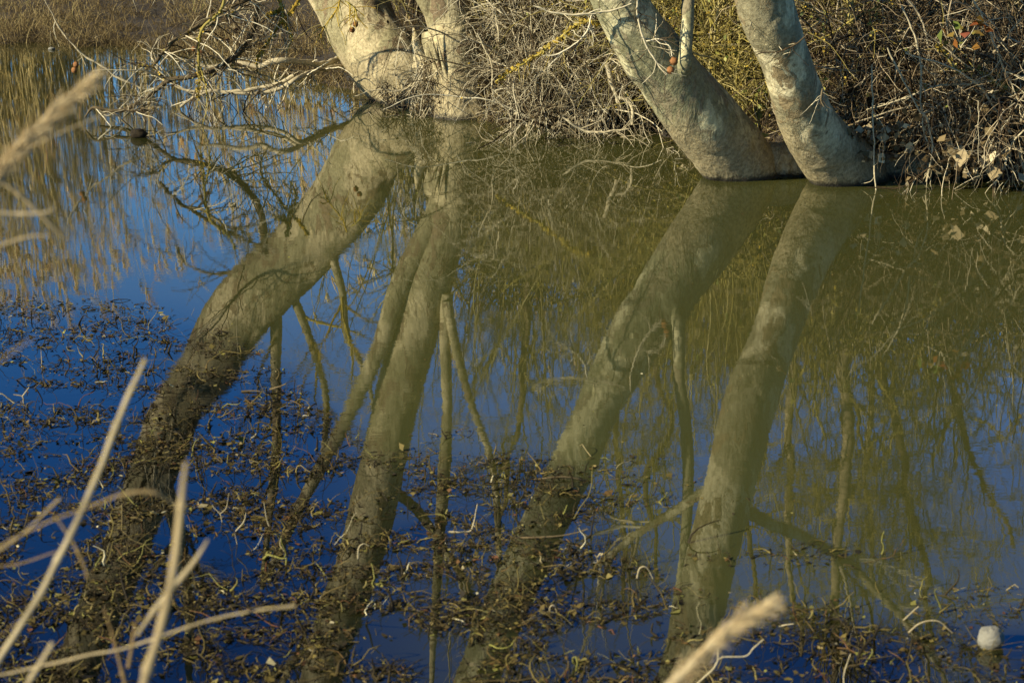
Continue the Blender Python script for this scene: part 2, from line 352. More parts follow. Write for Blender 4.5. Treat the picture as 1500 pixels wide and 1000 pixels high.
# C
YC = 11.85
dC = [(1120, 1225, 330), (1052, 1160, 266), (1030, 1150, 246), (968, 1093, 177), (920, 1030, 105), (888, 993, 57), (860, 950, 0)]
rC = [(835, 913, 600), (812, 893, 650), (790, 870, 700), (762, 844, 755), (736, 818, 810), (696, 775, 900), (660, 735, 1000), (590, 655, 1200), (520, 575, 1400)]
rC = rC
ptsC = pts_from(dC, rC, YC, .82, (-1.3, 1.5))
tC = empty('plane_tree', [ptsC[1][0], YC, 0], 'grey green plane trunk with an upright side shoot and two rusty seed balls', 'tree', 'leaning plane trees at the water edge')
def featC(q):
    o = 0
    for (u, v, a, s_) in ((1060, 205, .16, .09), (1085, 228, .2, .07), (1000, 95, .2, .09), (925, 110, .1, .1)):
        c0 = D(u, v, YC-(.2 if v > 150 else .6)); o = o + a*np.exp(-(np.linalg.norm(q-c0, axis=-1)/s_)**2)
    return o
g = Geo(); cC = trunk_geo(g, ptsC, seed=3, amp=.035, ridge=.01, feat=featC); g.build('trunk', BARK_C, tC)
g = Geo(); trunk_geo(g, at_px([(1080, 226, .1), (1125, 236, .11), (1165, 240, .1), (1220, 240, .07)], YC-.02, False), 70, 26, amp=.35, seed=5); g.build('root', BARK_A, tC)
g = Geo()
shoot = [[*D(994, 112, YC-.6), .055], [*D(1002, 95, YC-.68), .05], [*D(1004, 70, YC-.68), .042], [*D(1007, 30, YC-.66), .04], [*D(1009, -5, YC-.65), .037]] + at_px([(1004, 620, .04), (1008, 700, .038), (1003, 800, .033), (990, 890, .028), (975, 1000, .02)], YC-.6, True)
trunk_geo(g, shoot, 120, 14, amp=.12, seed=9); g.build('side_shoot', BARK_C, tC)
# D
YD = 11.7
dD = [(1230, 1335, 330), (1192, 1300, 268), (1186, 1296, 256), (1150, 1240, 200), (1130, 1213, 150), (1112, 1190, 90), (1075, 1163, 0)]
rD = [(1034, 1114, 690), (1006, 1085, 800), (985, 1062, 900), (960, 1030, 1000), (905, 965, 1200), (850, 900, 1400)]
ptsD = pts_from(dD, rD, YD, .93, (-1.7, 1.4))
tD = empty('plane_tree', [ptsD[1][0], YD, 0], 'rightmost plane trunk, half shaded, with a root flaring toward the right bank', 'tree', 'leaning plane trees at the water edge')
g = Geo(); cD = trunk_geo(g, ptsD, seed=4, amp=.035, ridge=.01); g.build('trunk', BARK_D, tD)
g = Geo(); trunk_geo(g, at_px([(1195, 180, .09), (1222, 222, .14), (1262, 246, .15), (1305, 250, .11), (1345, 244, .09), (1390, 246, .06)], YD+.12, False), 80, 30, amp=.3, seed=6); g.build('root', BARK_D, tD)
# crowns (above the view and in the mirror)
def pt(c, z):
    i = int(np.argmin(np.abs(c[:, 2]-z))); return c[i, :3]
limb_system(tA, None, BARK_A, [(pt(cA, 1.5), (-.8, -.45, .15), 1.3, .018), (pt(cA, 2.2), (-.6, -.5, .7), 1.8, .06), (pt(cA, 3.5), (.5, .3, .9), 2.6, .09), (pt(cA, 4.6), (-.7, .4, .7), 2.5, .09), (pt(cA, 5.4), (.2, -.3, 1), 2.5, .09)])
limb_system(tB, None, BARK_B, [(pt(cB, 3.1), (.8, .2, .6), 2.2, .05), (pt(cB, 4.2), (-.5, .4, .9), 2.2, .06), (pt(cB, 5.2), (.5, -.3, .9), 2.2, .06)])
limb_system(tC, None, BARK_C, [(pt(cC, 3.2), (-.2, .6, 1), 2.2, .05), (pt(cC, 3.6), (-.9, .1, .5), 2.2, .06), (pt(cC, 4.6), (.3, .3, 1), 2.5, .07)])
limb_system(tD, None, BARK_D, [(pt(cD, 1.6), (-.8, -.1, .5), 1.6, .035), (pt(cD, 1.75), (.9, .2, .6), 2.4, .045), (pt(cD, 2.9), (.8, -.1, .8), 2.6, .06), (pt(cD, 4.4), (-.5, .5, 1), 2.4, .07)])

def ball_geo(g, c, r, n=14):
    th = np.linspace(0, PI, n); ph = np.arange(n)*2*PI/n; TH, PH = np.meshgrid(th, ph, indexing='ij')
    d = np.stack([np.sin(TH)*np.cos(PH), np.sin(TH)*np.sin(PH), np.cos(TH)], -1)
    rr = r*(1+.3*(vnoise(d*7+c[0]*9)-.5)+.25*(vnoise(d*2.2+c[1]*5)-.5))
    V = np.asarray(c)+d*rr[..., None]; i = np.arange(n-1)[:, None]*n; j = np.arange(n)[None]; j2 = (j+1) % n
    g.add(V, np.stack([i+j, i+j2, i+j2+n, i+j+n], -1), rng.random()); return g

def smooth_tube(g, rows, Y, n=60, jit=.006, k=8, mir=False, tint=None):
    """rows (u,v,r[,dY])"""
    pts = [[*(R(q[0], q[1], Y+(q[3] if len(q) > 3 else 0)) if mir else D(q[0], q[1], Y+(q[3] if len(q) > 3 else 0))), q[2]] for q in rows]
    c = spline(pts, n); nn = np.stack([fbm(c[:, :3]*11+s_*31, 2)-.5 for s_ in range(3)], -1)
    P = c[:, :3]+nn*jit*4; r = c[:, 3]*(1+.5*(vnoise(c[:, :3]*38)-.5))
    g.tubes(P[None], r[None], k, tint=[rng.random() if tint is None else tint]); return P[None], r[None]

# seed balls: on C and A and on hanging shoots
for par, lst, Yy in ((tC, [(982, 103, .022), (987, 90, .024)], YC-.84), (tA, [(516, 44, .022), (521, 36, .022)], YA-.42)):
    for (u_, v_, r_) in lst: g = Geo(); ball_geo(g, D(u_, v_, Yy), r_); g.build('seed_ball', PODM, par)
# twigs lying in front of trunk C
g = Geo()
a1 = smooth_tube(g, [(780, 8, .006), (815, 20, .006), (868, 20, .007), (905, 14, .006), (925, 5, .004)], YC-.9, jit=.004, k=5, tint=.75)
a2 = smooth_tube(g, [(868, 20, .005), (860, 45, .005), (838, 68, .005), (815, 80, .004), (795, 82, .003)], YC-.9, k=5, tint=.9)
a3 = smooth_tube(g, [(934, -5, .006), (935, 25, .006), (945, 60, .006), (962, 90, .005), (976, 110, .004)], YC-.84, k=5, tint=.8)
a4 = smooth_tube(g, [(947, 60, .005), (965, 58, .005), (980, 66, .005), (985, 82, .004)], YC-.84, k=5, tint=.95)
a5 = smooth_tube(g, [(945, 78, .004), (932, 90, .003), (918, 92, .002)], YC-.84, k=4, tint=.2)
for P_, R_ in (a1, a2, a3, a4):
    s_, d_, r_ = kids(P_, R_, 14, (.1, 1), .9); P2, R2 = grow(s_, d_, rng.uniform(.05, .22, len(s_)), .003, 8, .25, (0, 0, -.3), .5); g.tubes(P2, R2, 4)
g.build('twigs', TWIG, tC)
g = Geo()
a1 = smooth_tube(g, [(1150, -10, .005), (1125, 15, .006), (1100, 30, .005)], YD-1.05, k=5, tint=.5)
a2 = smooth_tube(g, [(1178, 55, .005), (1155, 72, .005), (1130, 78, .004), (1108, 80, .003)], YD-1.05, k=5, tint=.25)
a3 = smooth_tube(g, [(1205, 130, .006), (1204, 145, .005), (1207, 156, .004)], YD-.85, k=5, tint=.4)
for P_, R_ in (a1, a2, a3):
    s_, d_, r_ = kids(P_, R_, 12, (.1, 1), .9); P2, R2 = grow(s_, d_, rng.uniform(.05, .2, len(s_)), .0025, 8, .25, (0, 0, -.3), .5); g.tubes(P2, R2, 4)
g.build('twigs', TWIG, tD)
# yellow lichened twigs hanging before trunk A
g = Geo()
a1 = smooth_tube(g, [(500, -5, .007), (493, 14, .007), (480, 32, .006), (470, 48, .004)], YA-.7, k=5, tint=.3)
a2 = smooth_tube(g, [(505, 2, .005), (518, 12, .005), (520, 25, .004)], YA-.7, k=5, tint=.9)
for P_, R_ in (a1, a2):
    s_, d_, r_ = kids(P_, R_, 16, (.1, 1), .9); P2, R2 = grow(s_, d_, rng.uniform(.08, .3, len(s_)), .004, 8, .2, (0, 0, -.6), .5); g.tubes(P2, R2, 4)
g.build('hanging_twigs', LICH, tA)

# ------------------------------------------------------------------ overhanging and fallen branches at left
def branch_thing(label, mains, mat, Y, nk=20, kl=(.1, .4), k3=40, seed=0, bend=(0, 0, -.3), balls=(), group='bare branches over the water at left', twm=None, lich=0):
    m0 = mains[0][0]; base = D(m0[0], m0[1], Y)
    e = empty('bare_branch', base, label, 'branch', group); gt = Geo(); gl = Geo()
    for q, rows in enumerate(mains):
        g = Geo(); P, Rr = smooth_tube(g, rows, Y, 70); g.build('limb', mat, e)
        s_, d_, r_ = kids(P, Rr, nk, (.08, 1), .8); P2, R2 = grow(s_, d_, 1.35*rng.uniform(*kl, nk), np.minimum(r_*.5, .006), 14, .11, bend, .45, zmin=-.03); gt.tubes(P2, R2, 5)
        s_, d_, r_ = kids(P2, R2, k3, (.15, 1), .8); P3, R3 = grow(s_, d_, rng.uniform(.05, .2, len(s_)), np.minimum(r_*.7, .004), 7, .22, bend, .5, zmin=-.03); gt.tubes(P3, R3, 4)
        if lich:
            s_, d_, _ = kids(P, Rr, lich, (0, .8), 1.2); gl.leaves(s_+nrm(d_)*.012, rng.uniform(.01, .025, lich), narrow=1.)
    gt.build('twigs', twm or TWIG, e)
    if lich: gl.build('lichen', LICH, e)
    for (u_, v_) in balls: g = Geo(); ball_geo(g, D(u_, v_, Y), .019); g.build('seed_ball', PODM, e)
    return e
branch_thing('thick pale bare branch curving left from the thickest trunk, the upper of two', [[(540, 78, .026, 1.2), (497, 86, .026, .75), (470, 96, .025, .45), (445, 91, .025, .2), (415, 88, .023), (395, 92, .022), (377, 98, .02), (345, 92, .017), (310, 98, .014), (280, 94, .009)]], PALE, 14.8, 14, (.1, .3), 20, twm=TWIG)
branch_thing('long bent grey branch dipping into the pond below the pale branch', [[(540, 96, .02, 1.2), (502, 97, .02, .8), (465, 104, .02, .35), (436, 114, .018), (415, 128, .017), (390, 135, .016), (350, 136, .016), (310, 134, .014), (285, 143, .012), (264, 157, .01)],
              [(430, 110, .016), (410, 122, .015), (385, 128, .015), (345, 133, .013), (300, 135, .012), (268, 132, .01), (255, 127, .007)]], PALE, 14.6, 18, (.1, .35), 40)
branch_thing('dark main branch sweeping from the top edge down to the water', [[(372, -30, .03), (374, 10, .028), (370, 40, .026), (358, 66, .024), (335, 90, .022), (305, 105, .02), (275, 113, .019), (250, 117, .019), (225, 135, .018), (195, 155, .017), (165, 163, .014), (145, 166, .01)],
              [(250, 117, .012), (235, 112, .011), (225, 98, .01), (205, 96, .007), (190, 94, .005)], [(305, 104, .014), (335, 96, .013), (345, 84, .011), (352, 70, .006)]], DARKW, 14.1, 22, (.12, .45), 40, bend=(0, 0, -.4), lich=60)
branch_thing('straight bare branch rising from the dark branch toward the top edge', [[(225, 95, .012), (245, 70, .014), (262, 56, .014), (300, 32, .015), (335, 12, .016), (372, -4, .018)], [(262, 56, .01), (285, 52, .011), (315, 30, .011), (345, 16, .01), (358, 2, .008)]], DARKW, 13.9, 24, (.12, .4), 60, bend=(0, 0, -.7), balls=((346, 45), (333, 60), (284, 72), (295, 78)), lich=60)
branch_thing('mossy drooping twig hanging down through the branch tangle', [[(330, -4, .012), (322, 18, .011), (300, 40, .011), (292, 62, .012), (292, 92, .009), (300, 118, .007), (304, 150, .006), (296, 190, .004)], [(291, 90, .006), (290, 130, .005), (289, 160, .003)]], OLIVE, 13.8, 16, (.08, .3), 30, bend=(0, 0, -.8), lich=120)
branch_thing('yellow lichen covered branch hanging left of the thickest trunk', [[(440, -6, .014), (428, 15, .013), (410, 35, .011), (395, 58, .009), (378, 84, .008), (377, 105, .006), (386, 126, .004)], [(410, -6, .01), (413, 14, .009), (418, 35, .008), (426, 55, .007), (419, 78, .005)], [(413, 14, .007), (400, 20, .006), (385, 27, .004)]], LICH, 14.2, 14, (.08, .3), 24, bend=(0, 0, -.6), lich=260)
branch_thing('long thin whip twig slanting from the upper left into the branch tangle', [[(66, 0, .004), (80, 28, .005), (100, 58, .006), (126, 84, .007), (150, 97, .008), (168, 112, .009), (190, 122, .009), (205, 131, .007)]], PALE, 14.0, 8, (.06, .2), 8)
branch_thing('sunken twig tangle poking out of the water at the branch tip', [[(125, 172, .006), (136, 158, .01), (150, 160, .012), (170, 162, .012), (205, 163, .01), (222, 162, .006)], [(196, 176, .004), (196, 160, .006), (200, 150, .006), (214, 152, .004)], [(213, 186, .004), (212, 160, .005), (208, 148, .003)]], DARKW, 13.9, 16, (.06, .25), 30)
branch_thing('arching branch high over the water seen only in the mirror left of the trunk', [[(395, 560, .03), (388, 420, .03), (378, 330, .026), (365, 290, .024), (340, 278, .022), (300, 272, .02), (262, 276, .016), (240, 285, .012), (230, 310, .008)]] and [[(372, -30, .014), (330, -60, .014), (290, -66, .012), (250, -50, .01), (236, -20, .007)]], DARKW, 14.2, 12, (.12, .4), 24)

# ------------------------------------------------------------------ shrubs along the bank
def shrub(name, label, cat, u0, u1, dY, canes, hgt, mat, nk, nt_, leaves=300, leafmat=DEADLEAF, droop=1.0, group='bare shrubs tangled along the bank', lich=0, lean=(0, -.25), tintp=1.0, back=1.3):
    uu = rng.uniform(u0, u1, canes); x = np.array([D(a, 200, 13)[0] for a in uu]); x = x*(shoreY(x)+dY)/13
    y = shoreY(x)+dY+rng.uniform(-.05, back, canes); z = ground_z(x, y)-.03
    cx, cy = x.mean(), y.mean(); e = empty(name, [cx, cy, float(ground_z(np.array([cx]), np.array([cy]))[0])], label, cat, group)
    L = hgt*rng.uniform(.55, 1.25, canes)
    P, Rr = grow(np.stack([x, y, z], -1), np.stack([rng.normal(0, .35, canes)+lean[0], rng.normal(0, .3, canes)+lean[1], np.ones(canes)], -1), L, rng.uniform(.005, .013, canes), 22, .09, (0, -.25*droop, -.75*droop), .35, zmin=.01)
    g = Geo(); g.tubes(P, Rr, 5, tint=rng.random(canes)**tintp); g.build('canes', mat, e)
    g = Geo(); s_, d_, r_ = kids(P, Rr, nk, (.1, 1), .9); P2, R2 = grow(s_, d_, rng.uniform(.2, .8, nk), np.minimum(r_*.6, .005), 14, .16, (0, -.3*droop, -.9*droop), .45, zmin=-.02)
    g.tubes(P2, R2, 4, tint=rng.random(nk)**tintp)
    s_, d_, r_ = kids(P2, R2, nt_, (.1, 1), .9); P3, R3 = grow(s_, d_, rng.uniform(.08, .3, nt_), np.minimum(r_*.8, .0042), 8, .22, (0, 0, -.5*droop), .5, zmin=-.02)
    g.tubes(P3, R3, 3, tint=rng.random(nt_)**tintp); g.build('twigs', mat, e)
    if leaves:
        g = Geo(); s_, d_, _ = kids(P2, R2, leaves, (.1, 1), .9); g.leaves(s_, rng.uniform(.015, .045, leaves)); g.build('leaves', leafmat, e)
    if lich:
        g = Geo(); s_, d_, _ = kids(P3, R3, lich, (0, .9), .9); g.leaves(s_+rng.normal(0, .006, (lich, 3)), rng.uniform(.008, .02, lich), narrow=1); g.build('lichen', LICH, e)
    return e
shrub('bare_shrub', 'brown dry growth in the gap behind the two left trunks', 'shrub', 590, 640, 1.3, 30, .9, TWIG2, 130, 400, 100, droop=.4, lean=(0, .1))
shrub('bare_shrub', 'grey twig thicket trailing into the pond, just right of the slender flaky trunk', 'shrub', 768, 822, .0, 100, 1.1, TWIG, 620, 2300, 300, droop=1.3, lean=(.12, -.2))
shrub('bare_shrub', 'grey twig thicket with a yellow lichen branch, left of the grey green trunk', 'shrub', 800, 900, -.02, 130, 1.2, TWIG, 800, 3000, 400, droop=1.3, lich=300)
shrub('bare_shrub', 'low tangled dead brush under the leaning grey green trunk', 'shrub', 890, 985, .0, 100, .9, TWIG, 600, 2200, 400, droop=1.3)
shrub('lichened_shrub', 'yellow green lichened bush between the two right trunks', 'shrub', 1010, 1130, .5, 150, 1.5, OLIVE, 900, 3400, 1800, GREENLEAF, .7, lich=4500, back=1.8)
shrub('lichened_shrub', 'olive bush behind the side shoot of the grey green trunk', 'shrub', 940, 1030, .9, 90, 1.6, OLIVE, 500, 1800, 500, GREENLEAF, .6, lich=700, back=1.5)
shrub('bramble', 'shaded bramble just right of the rightmost trunk', 'shrub', 1200, 1300, .35, 110, 1.1, TWIG2, 700, 2200, 900, GREENLEAF, 1., tintp=1.3)
shrub('bramble', 'dark bramble thicket arching over the dead leaves on the right bank', 'shrub', 1300, 1400, .1, 130, 1.1, TWIG2, 800, 2600, 600, DEADLEAF, 1.2, tintp=1.2)
shrub('bramble', 'pale caned bramble trailing in the water at the right edge', 'shrub', 1395, 1500, .0, 140, 1.35, TWIG2, 900, 2800, 500, DEADLEAF, 1.2, tintp=.8)
shrub('bramble', 'bramble thicket beyond the right edge of the bank', 'shrub', 1510, 1680, .0, 120, 1.5, TWIG2, 600, 1800, 500, DEADLEAF, 1.2)
# taller back row closing the bank
for i, (a, b_, lab) in enumerate(((700, 850, 'tall brown thicket at the back, right of the flaky trunk'), (850, 1010, 'tall brown thicket at the back, above the dead brush'), (1010, 1200, 'tall olive thicket at the back, between the right trunks'), (1200, 1360, 'tall leafy thicket at the back, right of the rightmost trunk'), (1360, 1560, 'tall dark thicket at the back of the right edge'))):
    shrub('hazel_thicket', lab, 'shrub', a, b_, 1.3, 110, (1.95, 1.95, 1.8, 1.2, 1.2)[i], OLIVE if i in (2,) else BACKTWIG, 700, 2300, 2600, GREENLEAF if i in (2, 3) else DEADLEAF, .35, group='tall thickets at the back of the bank', lean=(-.05, .02), back=1.6, lich=500 if i == 2 else 0)

for a, b_, dy_, h_, lab in ((525, 640, 1.6, 3.0, 'tall thin shoots mirrored in the gap between the two left trunks'), (700, 840, .5, 2.7, 'tall thin olive shoots above the grey thicket right of the flaky trunk'), (840, 1000, .6, 2.6, 'tall thin olive shoots above the low dead brush'), (1040, 1170, .9, 2.5, 'tall thin olive shoots above the yellow green bush'), (1230, 1480, .9, 2.3, 'tall thin olive shoots above the right brambles')):
    shrub('willow_shoots', lab, 'shrub', a, b_, dy_, 34, h_, SHOOT, 330, 1100, 0, droop=.15, lean=(0, 0), back=1.2, group='tall thin shoots on the bank')
# ------------------------------------------------------------------ thin saplings mirrored in the pond
def sapling(label, rows, Y, side=18, mat=DARKW, twl=(.35, 1.1), lich=80):
    """rows (u, v, radius) in the mirror; foot on the bank"""
    p0 = R(rows[0][0], rows[0][1], Y); foot = np.array([p0[0]+.02, Y, float(ground_z(np.array([p0[0]]), np.array([Y]))[0])-.05])
    pts = [[*foot, rows[0][2]*1.15]]+[[*R(u_, v_, Y), r_] for u_, v_, r_ in rows]
    e = empty('sapling', foot, label, 'tree', 'thin bare saplings on the bank')
    c = spline(pts, 90); nn = np.stack([fbm(c[:, :3]*3+s_*31, 3)-.5 for s_ in range(3)], -1); P = (c[:, :3]+nn*.14)[None]; r = (c[:, 3]*(1+.35*(vnoise(c[:, :3]*9)-.5)))[None]
    g = Geo(); g.tubes(P, r, 9, tint=[rng.random()]); g.build('trunk', mat, e)
    side = int(side*1.7); g = Geo(); s_, d_, r_ = kids(P, r, side, (.2, 1), 1.1, (0, 0, .1)); P2, R2 = grow(s_, d_, rng.uniform(*twl, side), r_*.42, 20, .19, (0, 0, 0), .3); g.tubes(P2, R2, 5); g.build('branches', OLIVE, e)
    g = Geo(); s_, d_, r_ = kids(P2, R2, side*9, (.1, 1), .85); P3, R3 = grow(s_, d_, rng.uniform(.15, .65, len(s_)), np.minimum(r_*.75, .008), 10, .2, (0, 0, .1), .45); g.tubes(P3, R3, 3)
    s_, d_, r_ = kids(P3, R3, side*14, (.1, 1), .85); P4, R4 = grow(s_, d_, rng.uniform(.08, .28, len(s_)), .0045, 6, .2); g.tubes(P4, R4, 3); g.build('twigs', OLIVE, e)
sapling('mossy sapling rising right behind the root of the rightmost trunk', [(1248, 360, .05), (1242, 430, .05), (1240, 560, .045), (1236, 700, .045), (1226, 820, .04), (1222, 1000, .025)], 13.2, 22)
sapling('slim pale sapling mirrored closest to the right of the rightmost trunk', [(1163, 500, .035), (1160, 560, .033), (1157, 680, .03), (1162, 800, .027), (1168, 950, .018)], 13.6, 16)
sapling('bent sapling mirrored with a kinked stem toward the right edge', [(1288, 380, .035), (1290, 480, .035), (1305, 600, .033), (1325, 700, .03), (1350, 800, .027), (1362, 950, .015)], 13.0, 22)
sapling('thin sapling mirrored near the middle, behind the grey green trunk', [(905, 560, .025), (903, 640, .023), (912, 760, .02), (917, 900, .014)], 14.5, 14)
sapling('forked olive sapling mirrored between the right trunks', [(1085, 520, .03), (1120, 640, .025), (1095, 740, .022), (1110, 900, .015)], 13.8, 20)
sapling('thin sapling mirrored beside the straight one at right', [(1265, 420, .025), (1275, 560, .024), (1270, 700, .022), (1280, 860, .018)], 14.2, 20)
sapling('leaning olive sapling mirrored at the far right edge', [(1390, 480, .028), (1400, 600, .025), (1440, 700, .02), (1490, 800, .016)], 12.8, 24)
sapling('twisted sapling mirrored between the flaky and grey green trunks', [(770, 480, .028), (760, 560, .026), (752, 640, .022), (735, 760, .018)], 14.6, 18)
sapling('crooked sapling mirrored left of the side shoot', [(960, 520, .022), (985, 620, .02), (950, 700, .02), (965, 850, .014)], 14.0, 20)

# ------------------------------------------------------------------ far reed bed and marsh
N = 7000
x = rng.uniform(-12, 3.5, N); y = 23.6+rng.random(N)**1.3*5.0; y = np.maximum(y, shoreY(x)+.9)
keep = (fbm2(x, y, .9, 2, 21) > .33) & (rng.random(N) < 1-.66*sstep(-7.2, -4.8, x)*(1-.4*sstep(-2.4, -1, x))); x, y = x[keep], y[keep]; N = len(x)
P, Rr = grow(np.stack([x, y, ground_z(x, y)], -1), np.stack([rng.normal(0, .06, N), rng.normal(0, .06, N), np.ones(N)], -1), np.where(rng.random(N) < .3+.4*sstep(-7, -5, x), rng.uniform(1.0, 2.2, N), rng.uniform(2.2, 4.1, N)), rng.uniform(.004, .008, N), 12, .025, (.1, 0, -.1), .5)
g = Geo(); ti = rng.random(N)*.75; g.tubes(P, Rr, 3, tint=ti)
s_, d_, _ = kids(P, Rr, N*3, (.15, .9), .35); P2, R2 = grow(s_, d_, rng.uniform(.25, .6, len(s_)), .008, 7, .1, (0, 0, -1.6), .15); g.tubes(P2, R2, 3, tint=rng.random(len(s_))*.8, flat=.25)
tip = P[:, -1]; m_ = 4; st = np.repeat(tip, m_, 0); P3, R3 = grow(st, np.repeat(nrm(P[:, -1]-P[:, -2]), m_, 0)+rng.normal(0, .22, (N*m_, 3)), rng.uniform(.12, .3, N*m_), .012, 5, .12, (.5, 0, -.5), .3); g.tubes(P3, R3, 3, tint=.75+.25*rng.random(N*m_))
tag(g.build('reeds', REED), 'tall dry golden reeds on the far bank', 'reeds', kind='stuff')
N = 30000
x = rng.uniform(-9, 0, N); y = shoreY(x)+rng.uniform(-.35, 1, N)**1.0*rng.uniform(0, 7, N)
n_ = fbm2(x, y, 1.7, 3, 31); k_ = n_ > .40; x, y, n_ = x[k_], y[k_], n_[k_]; N = len(x)
P, Rr = grow(np.stack([x, y, ground_z(x, y)-.01], -1), np.stack([rng.normal(0, .5, N), rng.normal(0, .5, N), np.ones(N)], -1), rng.uniform(.06, .26, N)*(.5+n_), rng.uniform(.003, .007, N), 5, .2, (0, 0, -1.4), .3)
g = Geo(); g.tubes(P, Rr, 3, tint=np.clip(rng.random(N)*.8+(n_-.5)*.9, 0, 1), flat=.4)
tag(g.build('marsh_grass', MARSH), 'matted brown marsh grass on the far shore', 'grass', kind='stuff')
# grass and litter on the right bank behind shrubs
N = 9000
x = rng.uniform(-1.2, 5, N); y = shoreY(x)+rng.uniform(0, 4, N)
P, Rr = grow(np.stack([x, y, ground_z(x, y)-.01], -1), np.stack([rng.normal(0, .5, N), rng.normal(0, .5, N), np.ones(N)], -1), rng.uniform(.08, .4, N), rng.uniform(.002, .005, N), 6, .2, (0, 0, -1.2), .3)
g = Geo(); g.tubes(P, Rr, 3, tint=rng.random(N)*.8, flat=.4)
tag(g.build('undergrowth', BACKTWIG), 'dry undergrowth beneath the shrubs on the right bank', 'undergrowth', kind='stuff')
# dead leaf litter
N = 2600; x = rng.uniform(-.2, 4.5, N); y = shoreY(x)+np.abs(rng.normal(0, .6, N))-.05
g = Geo(); C = np.stack([x, y, ground_z(x, y)+rng.uniform(0, .06, N)], -1); g.leaves(C, rng.uniform(.03, .08, N), up=.7, tint=rng.random(N), narrow=.9)
N = 330; u_ = 1415+rng.normal(0, 42, N); v_ = 262-rng.gamma(2, 17, N); C = np.array([D(a, b_, 11.1+.7*rng.random()) for a, b_ in zip(u_, v_)])
g.leaves(C, rng.gamma(6, .008, N), tint=.45+.55*rng.random(N), narrow=.9)
N = 160; u_ = rng.uniform(1225, 1335, N); v_ = 235-rng.random(N)*55; C = np.array([D(a, b_, 11.3+.3*rng.random()) for a, b_ in zip(u_, v_)])
g.leaves(C, rng.uniform(.025, .07, N), tint=.6+.4*rng.random(N), narrow=.9)
N = 260; u_ = rng.uniform(1040, 1380, N); v_ = 262-rng.random(N)**1.5*26; C = np.array([W(a, b_)+np.array([0, 0, .005+.03*rng.random()]) for a, b_ in zip(u_, v_)]); g.leaves(C, rng.uniform(.015, .045, N), tint=.3+.6*rng.random(N), up=.6)
tag(g.build('leaf_litter', DEADLEAF), 'pale dead leaves heaped on the right bank', 'leaves', kind='stuff')
# root and debris curtain between the two left trunks
e = empty('root_debris', D(650, 168, 14.35), 'hanging roots and flood debris caught between the two left trunks', 'debris')
N = 300; st = np.array([D(a, b_, 14.2+.3*rng.random()) for a, b_ in zip(rng.uniform(596, 690, N), 60+rng.random(N)*100)])
k_ = pix(st)[1] > 60+ np.abs(640-pix(st)[0])*1.3; st = st[k_]
P, Rr = grow(st, rng.normal(0, .5, (len(st), 3))+np.array([0, -.2, -.8]), rng.uniform(.1, .5, len(st)), rng.uniform(.002, .006, len(st)), 12, .2, (0, 0, -.6), .4, zmin=-.02)
g = Geo(); g.tubes(P, Rr, 4); s_, d_, _ = kids(P, Rr, 600, (0, 1), 1.); P2, R2 = grow(s_, d_, rng.uniform(.04, .14, 600), .0025, 6, .25); g.tubes(P2, R2, 3); g.build('roots', TWIG, e)
g = Geo(); s_, d_, _ = kids(P, Rr, 260, (.2, 1), 1.); g.leaves(s_, rng.uniform(.02, .05, 260), tint=.5+.5*rng.random(260)); g.build('leaves', DEADLEAF, e)
N = 40; g = Geo(); st = np.array([D(a, b_, 14.75) for a, b_ in zip(rng.uniform(556, 598, N), rng.uniform(124, 140, N))]); P, Rr = grow(st, rng.normal(0, .5, (N, 3))+np.array([.2, -.2, -.6]), rng.uniform(.08, .25, N), .004, 10, .2, (0, 0, -.5), .4, zmin=-.02); g.tubes(P, Rr, 4, tint=rng.random(N)*.6)
tag(g.build('dead_twigs', TWIG), 'small dead twigs in the dark hollow at the foot of the thickest trunk', 'twigs')

# ------------------------------------------------------------------ named canes and stems on the bank
def cane(label, rows, Y, mat, k=12, kl=(.05, .2), name='bramble_cane', group='single canes in front of the thicket', lich=0, cat='cane'):
    e = empty(name, D(rows[-1][0], rows[-1][1], Y), label, cat, group)
    g = Geo(); P, Rr = smooth_tube(g, rows, Y, 60, k=6, tint=.8); g.build('stem', mat, e)
    g = Geo(); s_, d_, r_ = kids(P, Rr, k, (.1, 1), .9); P2, R2 = grow(s_, d_, rng.uniform(*kl, k), .003, 8, .2, (0, 0, -.5), .5, zmin=-.02); g.tubes(P2, R2, 4, tint=.5+.5*rng.random(k)); g.build('twigs', mat, e)
    if lich: g = Geo(); s_, d_, _ = kids(P, Rr, lich, (0, 1), 1.); g.leaves(s_+nrm(d_)*.01, rng.uniform(.012, .035, lich), narrow=1.); g.build('lichen', LICH, e)
cane('long yellow lichened stem slanting across the grey thicket', [(880, 38, .008), (850, 32, .009), (820, 55, .01), (790, 78, .009), (755, 100, .007), (725, 120, .006)], 13.2, LICH, 14, (.1, .3), lich=220)
cane('pale forked cane hanging over the water below the grey thicket', [(690, 12, .005), (720, 8, .006), (728, 35, .006), (730, 60, .005)], 13.4, PALE)
cane('pale arched cane reaching down from the thicket into the pond', [(700, 48, .006), (712, 75, .006), (720, 100, .006), (722, 140, .006), (745, 165, .006), (748, 205, .005)], 13.4, PALE, 20)
cane('stout bleached stick with a cut end standing in the brush', [(890, 92, .018), (894, 110, .02), (897, 128, .016), (905, 150, .012)], 13.1, PALE, 4, name='dead_stick', cat='stick')
cane('bleached hooked branch lying above the water in the brush', [(905, 142, .011), (920, 148, .014), (927, 160, .013), (927, 182, .011)], 12.9, PALE, 6, name='dead_stick', cat='stick')
cane('pale horizontal branch resting at the water below the thicket', [(826, 174, .008), (850, 190, .011), (872, 194, .01), (905, 192, .007), (925, 188, .004)], 12.9, PALE, 14, (.08, .25), name='dead_stick', cat='stick')
